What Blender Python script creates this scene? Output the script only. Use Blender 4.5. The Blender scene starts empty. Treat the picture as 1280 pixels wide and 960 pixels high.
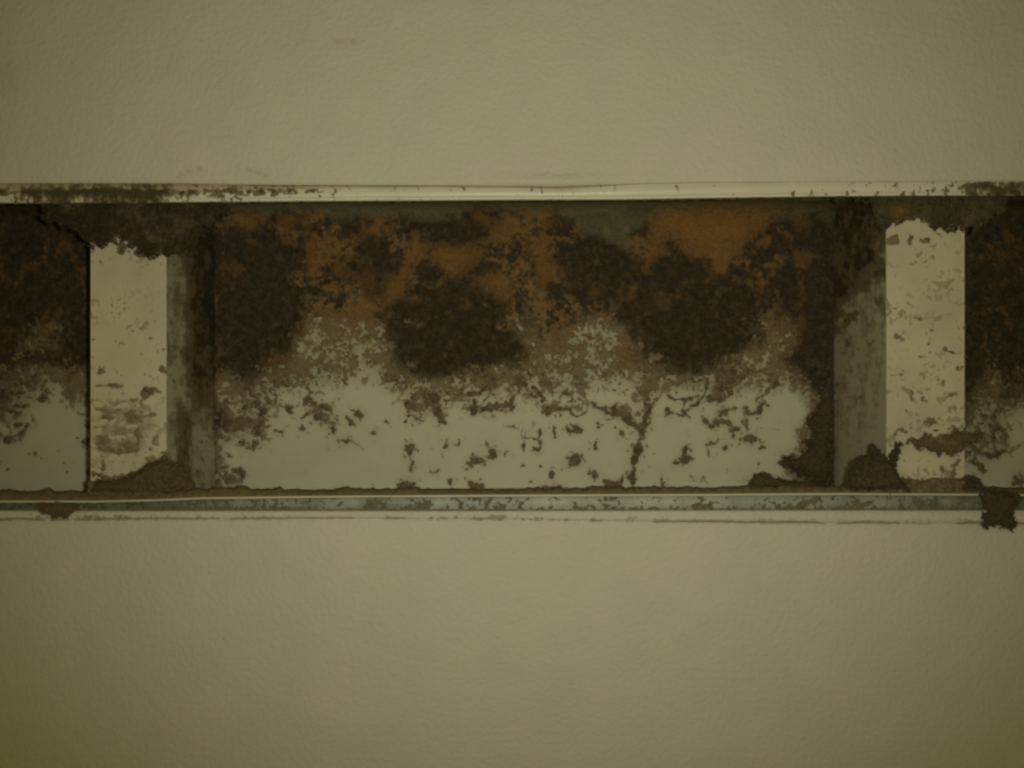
import bpy, bmesh, math, random
import numpy as np
from mathutils import Vector, noise as mnoise

# ------------------------------------------------------------------ camera, lamp, world
S = 0.0002            # metres per photo pixel on the wall plane
D = 0.25              # camera to wall
scene = bpy.context.scene
COL = scene.collection

cam_d = bpy.data.cameras.new('camera')
cam_d.sensor_width = 36.0
cam_d.lens = 36.0 * D / (1280 * S)
cam_d.clip_start = 0.005
cam_d.clip_end = 20.0
cam = bpy.data.objects.new('camera', cam_d)
COL.objects.link(cam)
cam.location = (0, -D, 0)
cam.rotation_euler = (math.radians(90), 0, 0)
scene.camera = cam

world = bpy.data.worlds.new('World')
scene.world = world
world.use_nodes = True
bg = world.node_tree.nodes['Background']
bg.inputs['Color'].default_value = (1.0, 0.82, 0.12, 1)
bg.inputs['Strength'].default_value = 0.09

lamp_d = bpy.data.lights.new('phone_light', 'SPOT')
lamp_d.energy = 0.83
lamp_d.color = (1.0, 0.95, 0.67)
lamp_d.spot_size = math.radians(88)
lamp_d.spot_blend = 1.0
lamp_d.shadow_soft_size = 0.0022
lamp = bpy.data.objects.new('phone_light', lamp_d)
COL.objects.link(lamp)
lamp.location = (0.0085, -D, 0.002)
aim = Vector((0.006, 0.0, 0.022)) - Vector(lamp.location)
lamp.rotation_euler = aim.to_track_quat('-Z', 'Y').to_euler()

scene.view_settings.view_transform = 'Standard'
scene.view_settings.look = 'None'
scene.view_settings.exposure = 0.0
scene.view_settings.gamma = 1.0
scene.cycles.filter_width = 2.5
scene.cycles.max_bounces = 6

# ------------------------------------------------------------------ pixel fields (photo pixels, one sample per pixel)
X0, X1, Y0, Y1 = -200, 1480, 200, 690
GX, GY = np.meshgrid(np.arange(X0, X1 + 1, dtype=np.float64), np.arange(Y0, Y1 + 1, dtype=np.float64))
H, W = GX.shape

def vnoise(x, y, scale, seed):
    r = np.random.RandomState(seed)
    lat = r.rand(257, 257)
    u, v = x / scale + 91.3, y / scale + 47.7
    iu, iv = np.floor(u).astype(int), np.floor(v).astype(int)
    fu, fv = u - iu, v - iv
    fu = fu * fu * (3 - 2 * fu); fv = fv * fv * (3 - 2 * fv)
    a = lat[iv % 256, iu % 256]; b = lat[iv % 256, (iu + 1) % 256]
    c = lat[(iv + 1) % 256, iu % 256]; d = lat[(iv + 1) % 256, (iu + 1) % 256]
    return (a * (1 - fu) + b * fu) * (1 - fv) + (c * (1 - fu) + d * fu) * fv

def fbm(x, y, scale, octv, seed, gain=0.55):
    s, a, t = 0, 1.0, 0
    for k in range(octv):
        s = s + a * vnoise(x, y, scale / 2 ** k, seed + k); t += a; a *= gain
    return s / t

def ridge(x, y, scale, octv, seed):
    s, a, t = 0, 1.0, 0
    for k in range(octv):
        s = s + a * (1 - np.abs(2 * vnoise(x, y, scale / 2 ** k, seed + k) - 1)); t += a; a *= 0.55
    return s / t

def uniform(n):
    """rank-normalise a noise field to 0..1"""
    q = np.quantile(n, np.linspace(0, 1, 129))
    return np.interp(n, q, np.linspace(0, 1, 129))

def sstep(a, b, x):
    t = np.clip((x - a) / (b - a), 0, 1)
    return t * t * (3 - 2 * t)

WX = GX + 7.0 * (fbm(GX, GY, 14, 3, 11) - .5) + 5.5 * (fbm(GX, GY, 5, 2, 31) - .5)
WY = GY + 7.0 * (fbm(GX, GY, 14, 3, 21) - .5) + 5.0 * (fbm(GX, GY, 5, 2, 41) - .5)
U = uniform(0.44 * uniform(fbm(WX, WY, 12, 4, 51, .78)) + 0.26 * uniform(1 - ridge(WX, WY, 13, 3, 61)) + .3 * uniform(fbm(GX, GY, 4, 2, 57)))
UF = uniform(fbm(GX, GY, 5.5, 3, 71, .75))
VF = uniform(fbm(GX, GY, 3.2, 2, 95, .7))
UL = uniform(fbm(WX, WY, 34, 4, 81, .6))

def blank():
    return np.zeros((H, W))

def win(x0, x1, y0, y1):
    return (slice(max(0, int(y0 - Y0)), max(0, int(y1 - Y0) + 1)), slice(max(0, int(x0 - X0)), max(0, int(x1 - X0) + 1)))

def stroke(F, pts, w, peak=.74, soft=1.5):
    pts = [tuple(map(float, p)) for p in pts]
    xs = [p[0] for p in pts]; ys = [p[1] for p in pts]
    m = w + 9
    sl = win(min(xs) - m, max(xs) + m, min(ys) - m, max(ys) + m)
    x, y = WX[sl], WY[sl]
    best = np.full(x.shape, 1e9)
    if len(pts) == 1:
        pts = pts * 2
    for (ax, ay), (bx, by) in zip(pts[:-1], pts[1:]):
        dx, dy = bx - ax, by - ay
        L2 = dx * dx + dy * dy
        t = np.clip(((x - ax) * dx + (y - ay) * dy) / L2, 0, 1) if L2 > 0 else 0
        best = np.minimum(best, np.hypot(x - ax - t * dx, y - ay - t * dy))
    wl = w * (.22 + .7 * UL[sl] + .6 * UF[sl])
    F[sl] = np.maximum(F[sl], peak * sstep(wl / 2 + soft, wl / 2 - soft, best + 1.6 * (VF[sl] - .45)) * (.72 + .4 * UF[sl]))

def blob(F, cx, cy, rx, ry, peak=.75, soft=.25, rag=1.0):
    sl = win(cx - rx * 1.6 - 8, cx + rx * 1.6 + 8, cy - ry * 1.6 - 8, cy + ry * 1.6 + 8)
    x = GX[sl] + (WX[sl] - GX[sl]) * 1.5 * rag; y = GY[sl] + (WY[sl] - GY[sl]) * 1.5 * rag
    d = np.hypot((x - cx) / rx, (y - cy) / ry) + (.55 * (UF[sl] - .5) + .35 * (U[sl] - .5)) * rag
    F[sl] = np.maximum(F[sl], peak * sstep(1 + soft, 1 - soft, d) * (.82 + .25 * UF[sl]))

def grid_field(rows, xs, ys, step):
    """rows of digits -> smooth field on the pixel grid (bilinear of smoothstep cells, lightly blurred)"""
    A = np.array([[int(c) for c in r] for r in rows], float) / 9
    u = np.clip((GX - xs) / step - .5, 0, A.shape[1] - 1.001)
    v = np.clip((GY - ys) / step - .5, 0, A.shape[0] - 1.001)
    iu, iv = u.astype(int), v.astype(int)
    fu, fv = u - iu, v - iv
    return (A[iv, iu] * (1 - fu) + A[iv, iu + 1] * fu) * (1 - fv) + (A[iv + 1, iu] * (1 - fu) + A[iv + 1, iu + 1] * fu) * fv

# mould cover on the back panel, 16-pixel cells from (0, 248): 7 left, 10 behind the divider, 48 centre, 10 behind, 5 right
F9 = '9' * 10
T_ROWS = [
 '9999999' + F9 + '9' * 48 + F9 + '99999'] * 9 + [
 '9998999' + F9 + '9999998555767988' + '9999987678986568' + '9899999998686999' + F9 + '99999',
 '9976789' + F9 + '9999997355455899' + '9999999668754445' + '8999999998855999' + F9 + '99999',
 '9766699' + F9 + '8998994344433699' + '9999999856765445' + '6899999997655899' + F9 + '99899',
 '9788989' + F9 + '9998774444444689' + '9999998864555446' + '7789999764458999' + F9 + '99899',
 '7654475' + F9 + '7897654454333568' + '9996755644454444' + '4567886676545899' + F9 + '98787',
 '6554364' + F9 + '4676443323222443' + '6443574734534333' + '3553333753353699' + F9 + '98688',
 '8543244' + F9 + '4454323422111236' + '8553124133233212' + '4522234222311269' + F9 + '86687',
 '5520023' + F9 + '7355233442111135' + '3514232023433344' + '3401110212200179' + F9 + '75542',
 '3320001' + F9 + '9765202244000223' + '1211110121211122' + '1200001221001389' + F9 + '54542',
 '3211001' + F9 + '6234211111111012' + '1111111111111111' + '1100000012000489' + F9 + '54552',
 '1000000' + F9 + '2242000000010032' + '1011111111111111' + '0000100000102679' + F9 + '54332',
 '1100000' + F9 + '3110000000000020' + '1110111011111110' + '0000200000005669' + F9 + '32111',
 '1000000' + F9 + '4400000000000010' + '1111000010101100' + '0000000001424679' + F9 + '22112',
 '1100000' + F9 + '4300000000000010' + '0101000000000010' + '0000000003764779' + F9 + '33223',
 '5555555' + F9 + '5' * 48 + F9 + '55555',
]
Z10 = '0' * 10
O_ROWS = [
 '0000000' + Z10 + '0000000000000000' + '0000000000000000' + '0023333333321100' + Z10 + '00000',
 '0000000' + Z10 + '5455241301236201' + '1411524404331000' + '0167777777642520' + '0000300000' + '00000',
 '0101000' + Z10 + '3354141212247524' + '2000046415200000' + '0277888886543510' + Z10 + '00010',
 '0010000' + Z10 + '0132051524533137' + '5423546135100000' + '1364788874554200' + Z10 + '01021',
 '0010110' + Z10 + '1200002633522158' + '5886513144000000' + '3652567854214540' + Z10 + '02131',
 '0132210' + Z10 + '4510012515232273' + '1454111027410000' + '4521015821003520' + Z10 + '02221',
 '0112100' + Z10 + '2200000412342561' + '3211566116320211' + '1113534234531410' + Z10 + '01120',
 '0011000' + Z10 + '0100013111123650' + '1202255001021512' + '0254421301450420' + Z10 + '01010',
 '0112100' + Z10 + '3100001542564100' + '2005001105113514' + '0141002103252400' + Z10 + '00110',
 '0123200' + Z10 + '1000001443464000' + '0000012210013421' + '0000000000143400' + Z10 + '00000',
 '0133310' + Z10 + '0000002222233200' + '0000001122322222' + '1000000001134400' + Z10 + '00000',
 '0222200' + Z10 + '1001003333334100' + '0000000022233222' + '2100000012334200' + Z10 + '00000',
 '0101000' + Z10 + '0002333333333200' + '0000002333333332' + '3221001233332000' + Z10 + '00000',
 '0000000' + Z10 + '1113322222333310' + '1122222222222222' + '2222211222221000' + Z10 + '00000',
 '0000000' + Z10 + '1221110000011110' + '1111111111111111' + '1111111111111000' + Z10 + '00000',
] + ['0' * 80] * 9
LB = np.clip(grid_field(T_ROWS, 0, 248, 16) - .11 * sstep(458, 490, GY), 0, 1)
OB = grid_field(O_ROWS, 0, 248, 16)

def cover(L, w=.27, amp=1.0):
    return sstep(-w, w, L * 1.24 - .1 - U * amp * .98)

# ---- back panel dirt
TB = cover(LB) * (.44 + .56 * sstep(.2, .95, LB + .3 * (U - .5)))
TB = np.maximum(TB, .5 * sstep(.5, 1.0, LB) * (.8 + .4 * (UF - .5)))
st = lambda pts, w, **k: stroke(TB, pts, w, **k)
bl = lambda *a, **k: blob(TB, *a, **k)
# centre right of middle
st([(550, 491), (575, 494), (600, 489), (618, 478), (634, 468)], 5.5); bl(614, 479, 9, 4.5); bl(540, 500, 10, 9, peak=.8)
bl(548, 516, 5.5, 6.5); st([(550, 525), (556, 529)], 3); bl(591, 514, 3.6, 8); st([(592, 510), (594, 497)], 3)
st([(603, 512), (625, 508), (642, 505)], 8); st([(643, 495), (640, 513)], 6.5); st([(640, 514), (632, 517), (624, 512)], 2.5)
st([(631, 533), (643, 533)], 2); st([(630, 484), (638, 490), (648, 488), (650, 478)], 3.4)
st([(666, 496), (673, 491), (668, 484)], 4); st([(673, 490), (677, 499)], 3); bl(683, 479, 8, 4.5)
st([(684, 514), (698, 510), (711, 510)], 6.5); st([(710, 509), (716, 519), (723, 521), (733, 515)], 2.6); st([(694, 508), (702, 496), (712, 492)], 2)
st([(741, 505), (755, 510), (764, 518)], 6.5); st([(768, 512), (786, 517)], 8)
st([(654, 540), (655, 561)], 3.4); st([(655, 548), (673, 550)], 2.8); st([(672, 550), (678, 537)], 3.4); st([(675, 550), (676, 563)], 3.4); st([(676, 563), (666, 559)], 2)
st([(693, 532), (692, 548)], 3.4); bl(719, 536, 7, 4); st([(708, 532), (712, 538)], 3); st([(744, 527), (751, 533), (746, 534)], 2)
bl(717, 576, 6, 6.5); st([(713, 565), (722, 582)], 2); st([(708, 572), (728, 570)], 2); bl(741, 592, 6, 5); st([(735, 590), (749, 592), (743, 602)], 2.5)
bl(594, 578, 9, 5); st([(582, 589), (606, 573)], 2.4); bl(614, 568, 4.5, 4); st([(607, 552), (615, 566)], 2.4); st([(636, 563), (631, 569)], 3)
bl(558, 557, 3.5, 3); st([(537, 591), (548, 588)], 4); bl(562, 602, 4, 3); bl(779, 540, 3, 5); st([(779, 538), (778, 549)], 3.4)
bl(649, 585, 3, 2); bl(676, 583, 2, 2); bl(689, 593, 3, 3); st([(571, 547), (570, 556)], 2); st([(744, 553), (745, 562)], 3)
bl(596, 607, 11, 5); bl(692, 609, 14, 4); bl(765, 607, 11, 5); st([(757, 601), (761, 608)], 3); st([(779, 597), (775, 607)], 3)
st([(690, 585), (705, 587), (714, 582)], 1.5, peak=.45)
# centre right
st([(827, 490), (813, 507), (807, 528), (799, 556)], 5); st([(798, 554), (794, 580)], 8); st([(794, 580), (791, 603)], 4.5); st([(788, 598), (796, 601)], 3)
st([(784, 524), (801, 537)], 8); st([(800, 537), (809, 538)], 3); bl(807, 495, 5, 7); st([(806, 500), (800, 490)], 3); st([(779, 516), (790, 524)], 7)
st([(833, 511), (838, 518), (853, 520), (860, 513), (870, 506), (879, 497), (882, 484)], 2.8); st([(856, 500), (853, 519)], 2.2)
st([(833, 494), (846, 499), (864, 497)], 3.4); bl(854, 516, 3.5, 3)
st([(901, 468), (899, 480), (895, 494)], 9); st([(887, 498), (901, 499)], 6); bl(913, 491, 5, 3.5); st([(905, 470), (925, 470), (940, 462)], 8)
st([(878, 524), (885, 531), (897, 531)], 4); st([(895, 526), (906, 526)], 6.5); st([(903, 512), (899, 522)], 2.4)
st([(914, 540), (924, 537)], 5); st([(916, 538), (917, 545)], 3); st([(909, 528), (916, 538)], 2.5); st([(896, 548), (891, 554), (884, 557)], 2.8)
bl(938, 549, 8.5, 4); st([(944, 548), (951, 552)], 2.5); bl(953, 558, 4, 2); st([(932, 510), (938, 518), (948, 517), (954, 505)], 4.5)
st([(952, 494), (962, 486), (974, 476)], 4.5); bl(855, 574, 10, 4); st([(857, 559), (854, 572)], 3.6); st([(842, 579), (850, 575)], 2.4); st([(853, 575), (854, 581)], 3)
st([(884, 561), (889, 569)], 1.8); st([(863, 592), (868, 598)], 2.4); st([(880, 594), (885, 603)], 3.2); st([(881, 595), (877, 601)], 2); st([(910, 585), (910, 594)], 1.8)
bl(907, 561, 2.5, 2.5); bl(947, 579, 2, 1.6); bl(931, 527, 2.5, 2); st([(825, 598), (832, 606)], 2.2); st([(836, 597), (830, 606)], 1.8)
st([(985, 577), (996, 575)], 5)
# centre left
st([(386, 497), (392, 506), (411, 510)], 5); bl(401, 519, 6.5, 5); bl(386, 500, 5, 4.5); st([(396, 512), (378, 524)], 3); bl(362, 513, 4, 7.5); st([(404, 522), (418, 528)], 3)
bl(415, 534, 5.5, 4.5); st([(417, 540), (424, 550), (437, 553)], 1.8); st([(424, 548), (432, 552)], 3); st([(440, 555), (458, 560)], 1.3, peak=.5)
bl(449, 517, 5.5, 2.6); bl(436, 525, 3, 3); bl(485, 527, 3, 2.6); bl(512, 505, 9, 6.5); bl(513, 518, 6, 3); bl(506, 526, 3, 3); bl(489, 475, 5, 5)
bl(513, 561, 6.5, 6.5); st([(513, 566), (516, 588)], 2); bl(470, 541, 2.5, 2); bl(378, 533, 3, 2.4); bl(350, 538, 4, 1.8); bl(362, 480, 4, 5)
st([(281, 534), (300, 535), (327, 524)], 8); bl(325, 537, 4, 7); bl(304, 552, 4, 5); bl(318, 556, 3.4, 7); st([(332, 543), (337, 552)], 2.5)
st([(283, 566), (291, 571)], 3.6); bl(297, 590, 8, 4.5); bl(287, 601, 7, 5.5); st([(300, 584), (303, 597)], 3); st([(308, 508), (331, 513)], 5.5); st([(313, 515), (322, 500)], 4)
bl(512, 604, 12, 4)
# far left and far right bays
st([(20, 506), (33, 508)], 5); st([(8, 553), (17, 548), (30, 541), (35, 531)], 3.4); bl(10, 551, 5, 4); st([(27, 550), (33, 538)], 3); bl(47, 565, 3, 3); bl(10, 587, 3, 2.5)
st([(86, 486), (90, 506)], 2.6); bl(108, 551, 4, 5); bl(52, 499, 6, 4); st([(103, 470), (107, 505)], 3); bl(24, 530, 6, 4)
st([(1214, 560), (1232, 570), (1254, 563)], 7); st([(1241, 520), (1243, 564)], 5); st([(1216, 575), (1230, 590)], 6); bl(1272, 600, 9, 5); st([(1260, 567), (1277, 556)], 2.4)
st([(1252, 540), (1257, 566)], 4); bl(1222, 545, 6, 10, peak=.7)
# dark wedge through the rust at the top right
OB *= 1 - .9 * np.exp(-(((GX - 842) * .9 + (GY - 313) * -.35) / 9) ** 2 - ((GY - 313) / 17) ** 2)
rd = ridge(WX, WY, 30, 2, 161)
thread = sstep(.89, .965, rd + .05 * (VF - .5)) * sstep(.38, .62, .6 * UL + .4 * U) * sstep(615, 480, GY) * sstep(425, 450, GY) * (GX > 272) * (GX < 1030)
TB = np.maximum(TB, .62 * thread * (.6 + .5 * UF))
near = np.maximum.reduce([np.roll(np.roll(TB, dx, 1), dy, 0) for dx in (-7, 0, 7) for dy in (-6, 0, 6)])
TB = np.maximum(TB, .58 * sstep(.80, .90, .65 * VF + .35 * UF) * sstep(.3, .7, near) * (GY > 455))
band = sstep(.16, .42, LB) * (GY > 380) * (GX > 0)
TB = np.maximum(TB, .80 * sstep(.61, .76, .5 * VF + .3 * UF + .2 * U) * band * sstep(.25, .6, LB + .5 * UL))
# small specks, denser where the cover thins out
den = np.clip(.05 + LB * .35, 0, .3) * (GY > 470)
VF = uniform(fbm(GX, GY, 3.2, 2, 95, .7))
TB = np.maximum(TB, .62 * sstep(.93 - .10 * sstep(.0, .3, LB), .985 - .06 * sstep(.0, .3, LB), .6 * VF + .25 * UF + .15 * UL + .06 * sstep(.02, .2, LB)) * (GY > 400))
TB = np.maximum(TB, .6 * sstep(1 - den * .35, 1.02 - den * .35, UF * .55 + .45 * U + .12 * (UL - .5)))
# left panel bay is a little dirtier overall
OBn = np.clip((OB * .9 + .18) * sstep(.24, .56, OB + .42 * (UL - .5) + .34 * (U - .5) + .12 * (UF - .5)), 0, 1)
dark = np.maximum.reduce([1.15 - np.hypot((WX - cx) / rx, (WY - cy) / ry) for cx, cy, rx, ry in
                          ((325, 405, 58, 62), (570, 425, 92, 66), (560, 285, 40, 24), (865, 395, 92, 66), (850, 345, 60, 26), (1010, 390, 42, 110), (745, 335, 44, 40), (60, 380, 70, 80), (310, 330, 60, 40), (470, 330, 22, 40))])
dark = sstep(-.12, .3, dark + .25 * (UL - .5))
web = sstep(.52, .86, .62 * uniform(ridge(WX, WY, 30, 4, 131)) + .38 * UF) * (1 - dark) * sstep(250, 275, GY) * sstep(470, 420, GY) * (GX > 262) * (GX < 1010)
OBn = np.maximum(OBn * (1 - .35 * dark * (OBn < .7)), .72 * web)
bays = sstep(.5, .95, .6 * uniform(ridge(WX, WY, 26, 3, 141)) + .4 * UF) * sstep(275, 300, GY) * sstep(460, 410, GY) * ((GX < 112) | (GX > 1206))
OBn = np.maximum(OBn, .5 * bays)
TB = TB * (1 - .22 * web)
tan_ = (1 - dark) * sstep(.42, .9, .55 * UL + .45 * UF) * sstep(330, 400, GY) * sstep(480, 450, GY) * (GX > 262) * (GX < 1015)
TB = TB * (1 - .42 * tan_)
OLB = np.clip(sstep(276, 258, GY + 14 * (UL - .5)) * np.interp(GX, [-200, 110, 240, 300, 1000, 1060, 1200, 1230, 1480], [0, 0, .55, .95, .95, .6, .8, .2, 0]), 0, 1)
# smooth olive patch at the top of the middle bay
patch = sstep(1.15, .8, np.hypot((WX + 14 * (UL - .5) - 764) / 54, np.maximum(0, WY + 16 * (UL - .5) - 262) / 42)) * sstep(0, 8, WX - 713 + .35 * (GY - 276))
st([(716, 262), (712, 278), (708, 288), (716, 298)], 5, peak=1.0); st([(722, 305), (760, 302), (800, 293)], 6, peak=1.0)
OLB = np.maximum(OLB, .62 * patch)
OBn *= 1 - patch

TB = TB * .95
# ---- divider fronts
TF = blank(); OF = blank()
def top_mat(x0, x1, base, peak=1.12):
    e = base + 13 * (UL - .5) + 9 * (UF - .5) + 8 * (U - .5)
    m = (GX > x0) & (GX < x1)
    v = peak * sstep(3, -3, GY - e)
    TF[m] = np.maximum(TF, v)[m]
top_mat(40, 300, np.interp(GX, [46, 54, 75, 96, 113, 140, 160, 172, 190, 208, 228, 244, 252, 270, 286, 297], [240, 263, 274, 284, 302, 301, 304, 310, 318, 316, 312, 304, 288, 280, 262, 240]))
top_mat(1020, 1270, np.interp(GX, [1088, 1092, 1096, 1101, 1108, 1125, 1140, 1160, 1190, 1206, 1222, 1246, 1262], [240, 262, 278, 290, 284, 272, 279, 281, 286, 292, 288, 270, 240]))
TMAT = TF.copy()
fb = lambda *a, **k: blob(TF, *a, **k)
fs = lambda pts, w, **k: stroke(TF, pts, w, **k)
fb(155, 311, 8, 4); fb(183, 318, 10, 6, peak=.85)
fs([(123, 482), (152, 482)], 2.4, peak=.6); fb(187, 489, 11, 4.5, peak=.68); fs([(196, 488), (205, 490)], 4, peak=.5); fs([(178, 498), (176, 513)], 3.4, peak=.5)
fs([(122, 512), (150, 516), (176, 520), (192, 518)], 4, peak=.42); fb(166, 521, 11, 6, peak=.5); fb(134, 520, 6, 3, peak=.5); fb(130, 552, 12, 6, peak=.5); fb(150, 540, 9, 4, peak=.36); fs([(118, 536), (140, 534), (168, 528), (190, 530)], 3, peak=.36); fb(158, 556, 12, 4, peak=.42); fb(188, 572, 7, 3, peak=.35); fs([(118, 500), (150, 504), (170, 500)], 2.4, peak=.4)
fs([(120, 560), (150, 566), (172, 562)], 6, peak=.55); fs([(175, 530), (172, 558)], 5, peak=.45); fb(193, 552, 4, 5, peak=.4); fb(128, 465, 5, 3, peak=.55); fb(204, 460, 3, 3.5, peak=.6); fb(128, 582, 2.5, 5, peak=.5)
fs([(116, 594), (150, 598), (178, 590), (200, 577), (214, 572)], 7, peak=.7)
TF = np.maximum(TF, np.where((GX < 240), .34 * np.exp(-((GX - 152) / 44) ** 2 - ((GY - 540) / 46) ** 2) * sstep(.3, .9, .6 * U + .4 * UF), 0))
# right divider
fb(1118, 300, 6, 6, peak=.6); fb(1138, 298, 3, 6, peak=.65); fs([(1152, 300), (1158, 304)], 2); fb(1121, 422, 5, 3, peak=.45); fb(1150, 399, 3, 2.4, peak=.5)
fb(1185, 439, 3.5, 2, peak=.6); fs([(1136, 490), (1140, 501)], 3, peak=.6); fs([(1116, 471), (1128, 468)], 2.4, peak=.45); fb(1178, 477, 2, 3, peak=.45)
fs([(1182, 498), (1196, 490)], 2, peak=.5); fb(1160, 524, 9, 4, peak=.55); fs([(1140, 550), (1160, 553), (1206, 549)], 7, peak=.7); fb(1178, 555, 30, 9, peak=.72)
fs([(1118, 546), (1124, 538), (1134, 540)], 2.4, peak=.5); fs([(1176, 582), (1188, 600)], 2.2, peak=.55); fs([(1196, 578), (1189, 594)], 3, peak=.55); fs([(1152, 598), (1158, 606)], 2.6, peak=.6)
TF = np.maximum(TF, np.where(GY > 602 - 5 * UL, .68, 0))
OF = np.maximum(OF, .8 * np.exp(-((GX - 1122) / 11) ** 2 - ((GY - 266) / 8) ** 2))
sp = sstep(.915, .985, VF * .45 + UF * .3 + .25 * U + .08 * (UL - .5) + .05 * sstep(300, 600, GY)) * .5 * sstep(240, 480, GY + 150)
TF = np.maximum(TF, sp)
OLF = np.where(GX < 640, .0, .22) * sstep(310, 262, GY)

smu = sstep(.56, 1.0, .4 * uniform(fbm(GX * .8, GY * 1.1, 16, 4, 711, .7)) + .6 * VF)
TF = np.maximum(TF, .31 * smu * (.4 + .7 * UL))
TF = np.where(TMAT > .4, .83 + .27 * (.5 * U + .5 * UL), TF)
# ---- divider inner sides (left: 208..275, right: 1040..1108)
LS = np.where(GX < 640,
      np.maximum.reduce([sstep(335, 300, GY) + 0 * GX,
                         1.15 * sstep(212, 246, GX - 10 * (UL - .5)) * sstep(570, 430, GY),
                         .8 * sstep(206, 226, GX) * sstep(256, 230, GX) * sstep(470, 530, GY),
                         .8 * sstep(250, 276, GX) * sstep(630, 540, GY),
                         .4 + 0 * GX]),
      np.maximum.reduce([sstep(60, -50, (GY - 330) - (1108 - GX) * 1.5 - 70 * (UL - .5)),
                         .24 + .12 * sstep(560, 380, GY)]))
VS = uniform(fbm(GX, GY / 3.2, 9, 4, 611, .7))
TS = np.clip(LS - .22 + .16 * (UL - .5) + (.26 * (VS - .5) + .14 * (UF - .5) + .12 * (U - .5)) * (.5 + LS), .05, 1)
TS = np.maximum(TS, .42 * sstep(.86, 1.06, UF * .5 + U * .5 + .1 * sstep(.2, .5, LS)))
OLS = .15 + 0 * GX
OS = np.where(GX < 640, .12 * sstep(.5, .9, UL), .22 * sstep(.55, .9, UL) * (GX < 1085))

# ---- top inner surface: fine olive fur with soot specks
TT = .72 + .25 * (UF - .5) + .25 * (UL - .5)
dk = np.interp(GX, [-200, 0, 60, 200, 260, 290, 1000, 1040, 1110, 1180, 1240, 1480], [1, 1, .9, .85, .7, 0, 0, .3, .1, .2, .7, 1])
OLT = np.clip(.95 - dk, 0, 1)
TT = np.clip(TT + .25 * dk, 0, 1)
for (sx, sy) in [(296, 260), (328, 262), (343, 270), (358, 272), (628, 260), (667, 266), (866, 256), (911, 256), (922, 257), (941, 252), (1018, 254)]:
    blob(TT, sx, sy, 3, 3, peak=1.0)
    blob(TB, sx, sy + 2, 3, 3, peak=1.0)

# ------------------------------------------------------------------ edge lines of the frame (photo pixels)
def line(pts):
    xs, ys = zip(*pts)
    return lambda x: np.interp(x, xs, ys)
top_outer = line([(-200, 229.5), (200, 229), (330, 231), (560, 232), (700, 233), (760, 231), (850, 229), (1000, 228), (1480, 225.5)])
seal_low = line([(-200, 238), (120, 239), (200, 240), (330, 239.5), (420, 236.5), (560, 236), (640, 236.5), (700, 238.5), (760, 234), (810, 231.5), (870, 229.8), (1480, 227)])
top_inner = line([(-200, 254.5), (200, 253), (400, 251.5), (640, 250), (780, 249.5), (900, 247.5), (1040, 245.5), (1480, 243)])
lip_y = line([(-200, 626.5), (120, 626.5), (190, 625), (250, 622.5), (400, 620.5), (640, 619), (900, 618), (1050, 617), (1480, 619.5)])
chan_low = line([(-200, 636), (60, 637.5), (250, 637.5), (640, 637.5), (900, 637), (1480, 637)])
low_outer = line([(-200, 650), (250, 649), (420, 648), (640, 649.5), (800, 652), (1000, 654), (1480, 654.5)])

# ---- upper flange dirt
TU = blank()
L = np.interp(GX, [-200, -60, 10, 30, 75, 120, 200, 215, 240, 330, 420, 560, 700, 960, 1000, 1060, 1190, 1215, 1240, 1480],
              [.7, .45, .4, .75, .86, .92, .94, .75, .5, .42, .16, .03, .06, .03, .06, .12, .22, .55, .66, .7])
rel = (GY - top_outer(GX)) / np.maximum(1, top_inner(GX) - top_outer(GX))
L = L + .5 * np.where(GX < 620, sstep(.85, .3, rel) - .5, 0) * sstep(.1, .3, L)
L = L * (1 - .55 * sstep(seal_low(GX) + 1, seal_low(GX) - 4, GY + 3 * (UL - .5)) * (seal_low(GX) - top_outer(GX) > 3))
TU = np.where(L < .3, sstep(-.08, .1, L * .6 - .03 - uniform(.75 * UF + .25 * U)) * .65, cover(L, w=.5) * (.72 + .3 * sstep(.4, .8, L)))
for x in (990, 1010, 1057, 1092, 1139, 1128, 1262, 1243):
    stroke(TU, [(x, 247), (x + 3, 240)], 2.6, peak=.62)
for x in (523, 566, 580, 664, 676, 755, 769, 848, 1110, 1150, 1168, 1200):
    stroke(TU, [(x, 238), (x - 2, 232)], 1.8, peak=.55)
blob(TU, 1243, 238, 12, 10, peak=.85)
TU = np.maximum(TU, .75 * sstep(1.06, .98, 2 - rel + .35 * (UL - .5)) * sstep(.3, .6, UL))
OLU = .3 + 0 * GX

# ---- lower rail and flange dirt
LR = np.interp(GX, [-200, 130, 240, 300, 430, 500, 560, 700, 960, 1000, 1060, 1120, 1180, 1480], [.93, .9, .72, .5, .36, .62, .4, .3, .2, .34, .46, .42, .62, .8])
relr = (GY - lip_y(GX)) / np.maximum(1, chan_low(GX) - lip_y(GX))
TR = sstep(-.12, .14, LR * .52 + .3 * sstep(.7, .95, relr) - uniform(.4 * VF + .35 * UF + .25 * U)) * (.6 + .3 * LR)
TR *= sstep(.06, .2, relr)
for x, y in ((60, 633), (150, 634), (472, 630), (527, 631), (876, 632), (1005, 629), (1075, 631), (1165, 632)):
    blob(TR, x, y, 14, 4, peak=.75)
TL = blank()
rell = (GY - chan_low(GX)) / np.maximum(1, low_outer(GX) - chan_low(GX))
LL = np.interp(GX, [-200, 50, 210, 300, 440, 560, 700, 760, 900, 1100, 1200, 1480], [.45, .5, .42, .3, .14, .4, .36, .2, .14, .14, .2, .45])
TL = cover(LL * sstep(.25, .8, rell) * .7 - .03, w=.4) * .36
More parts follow.
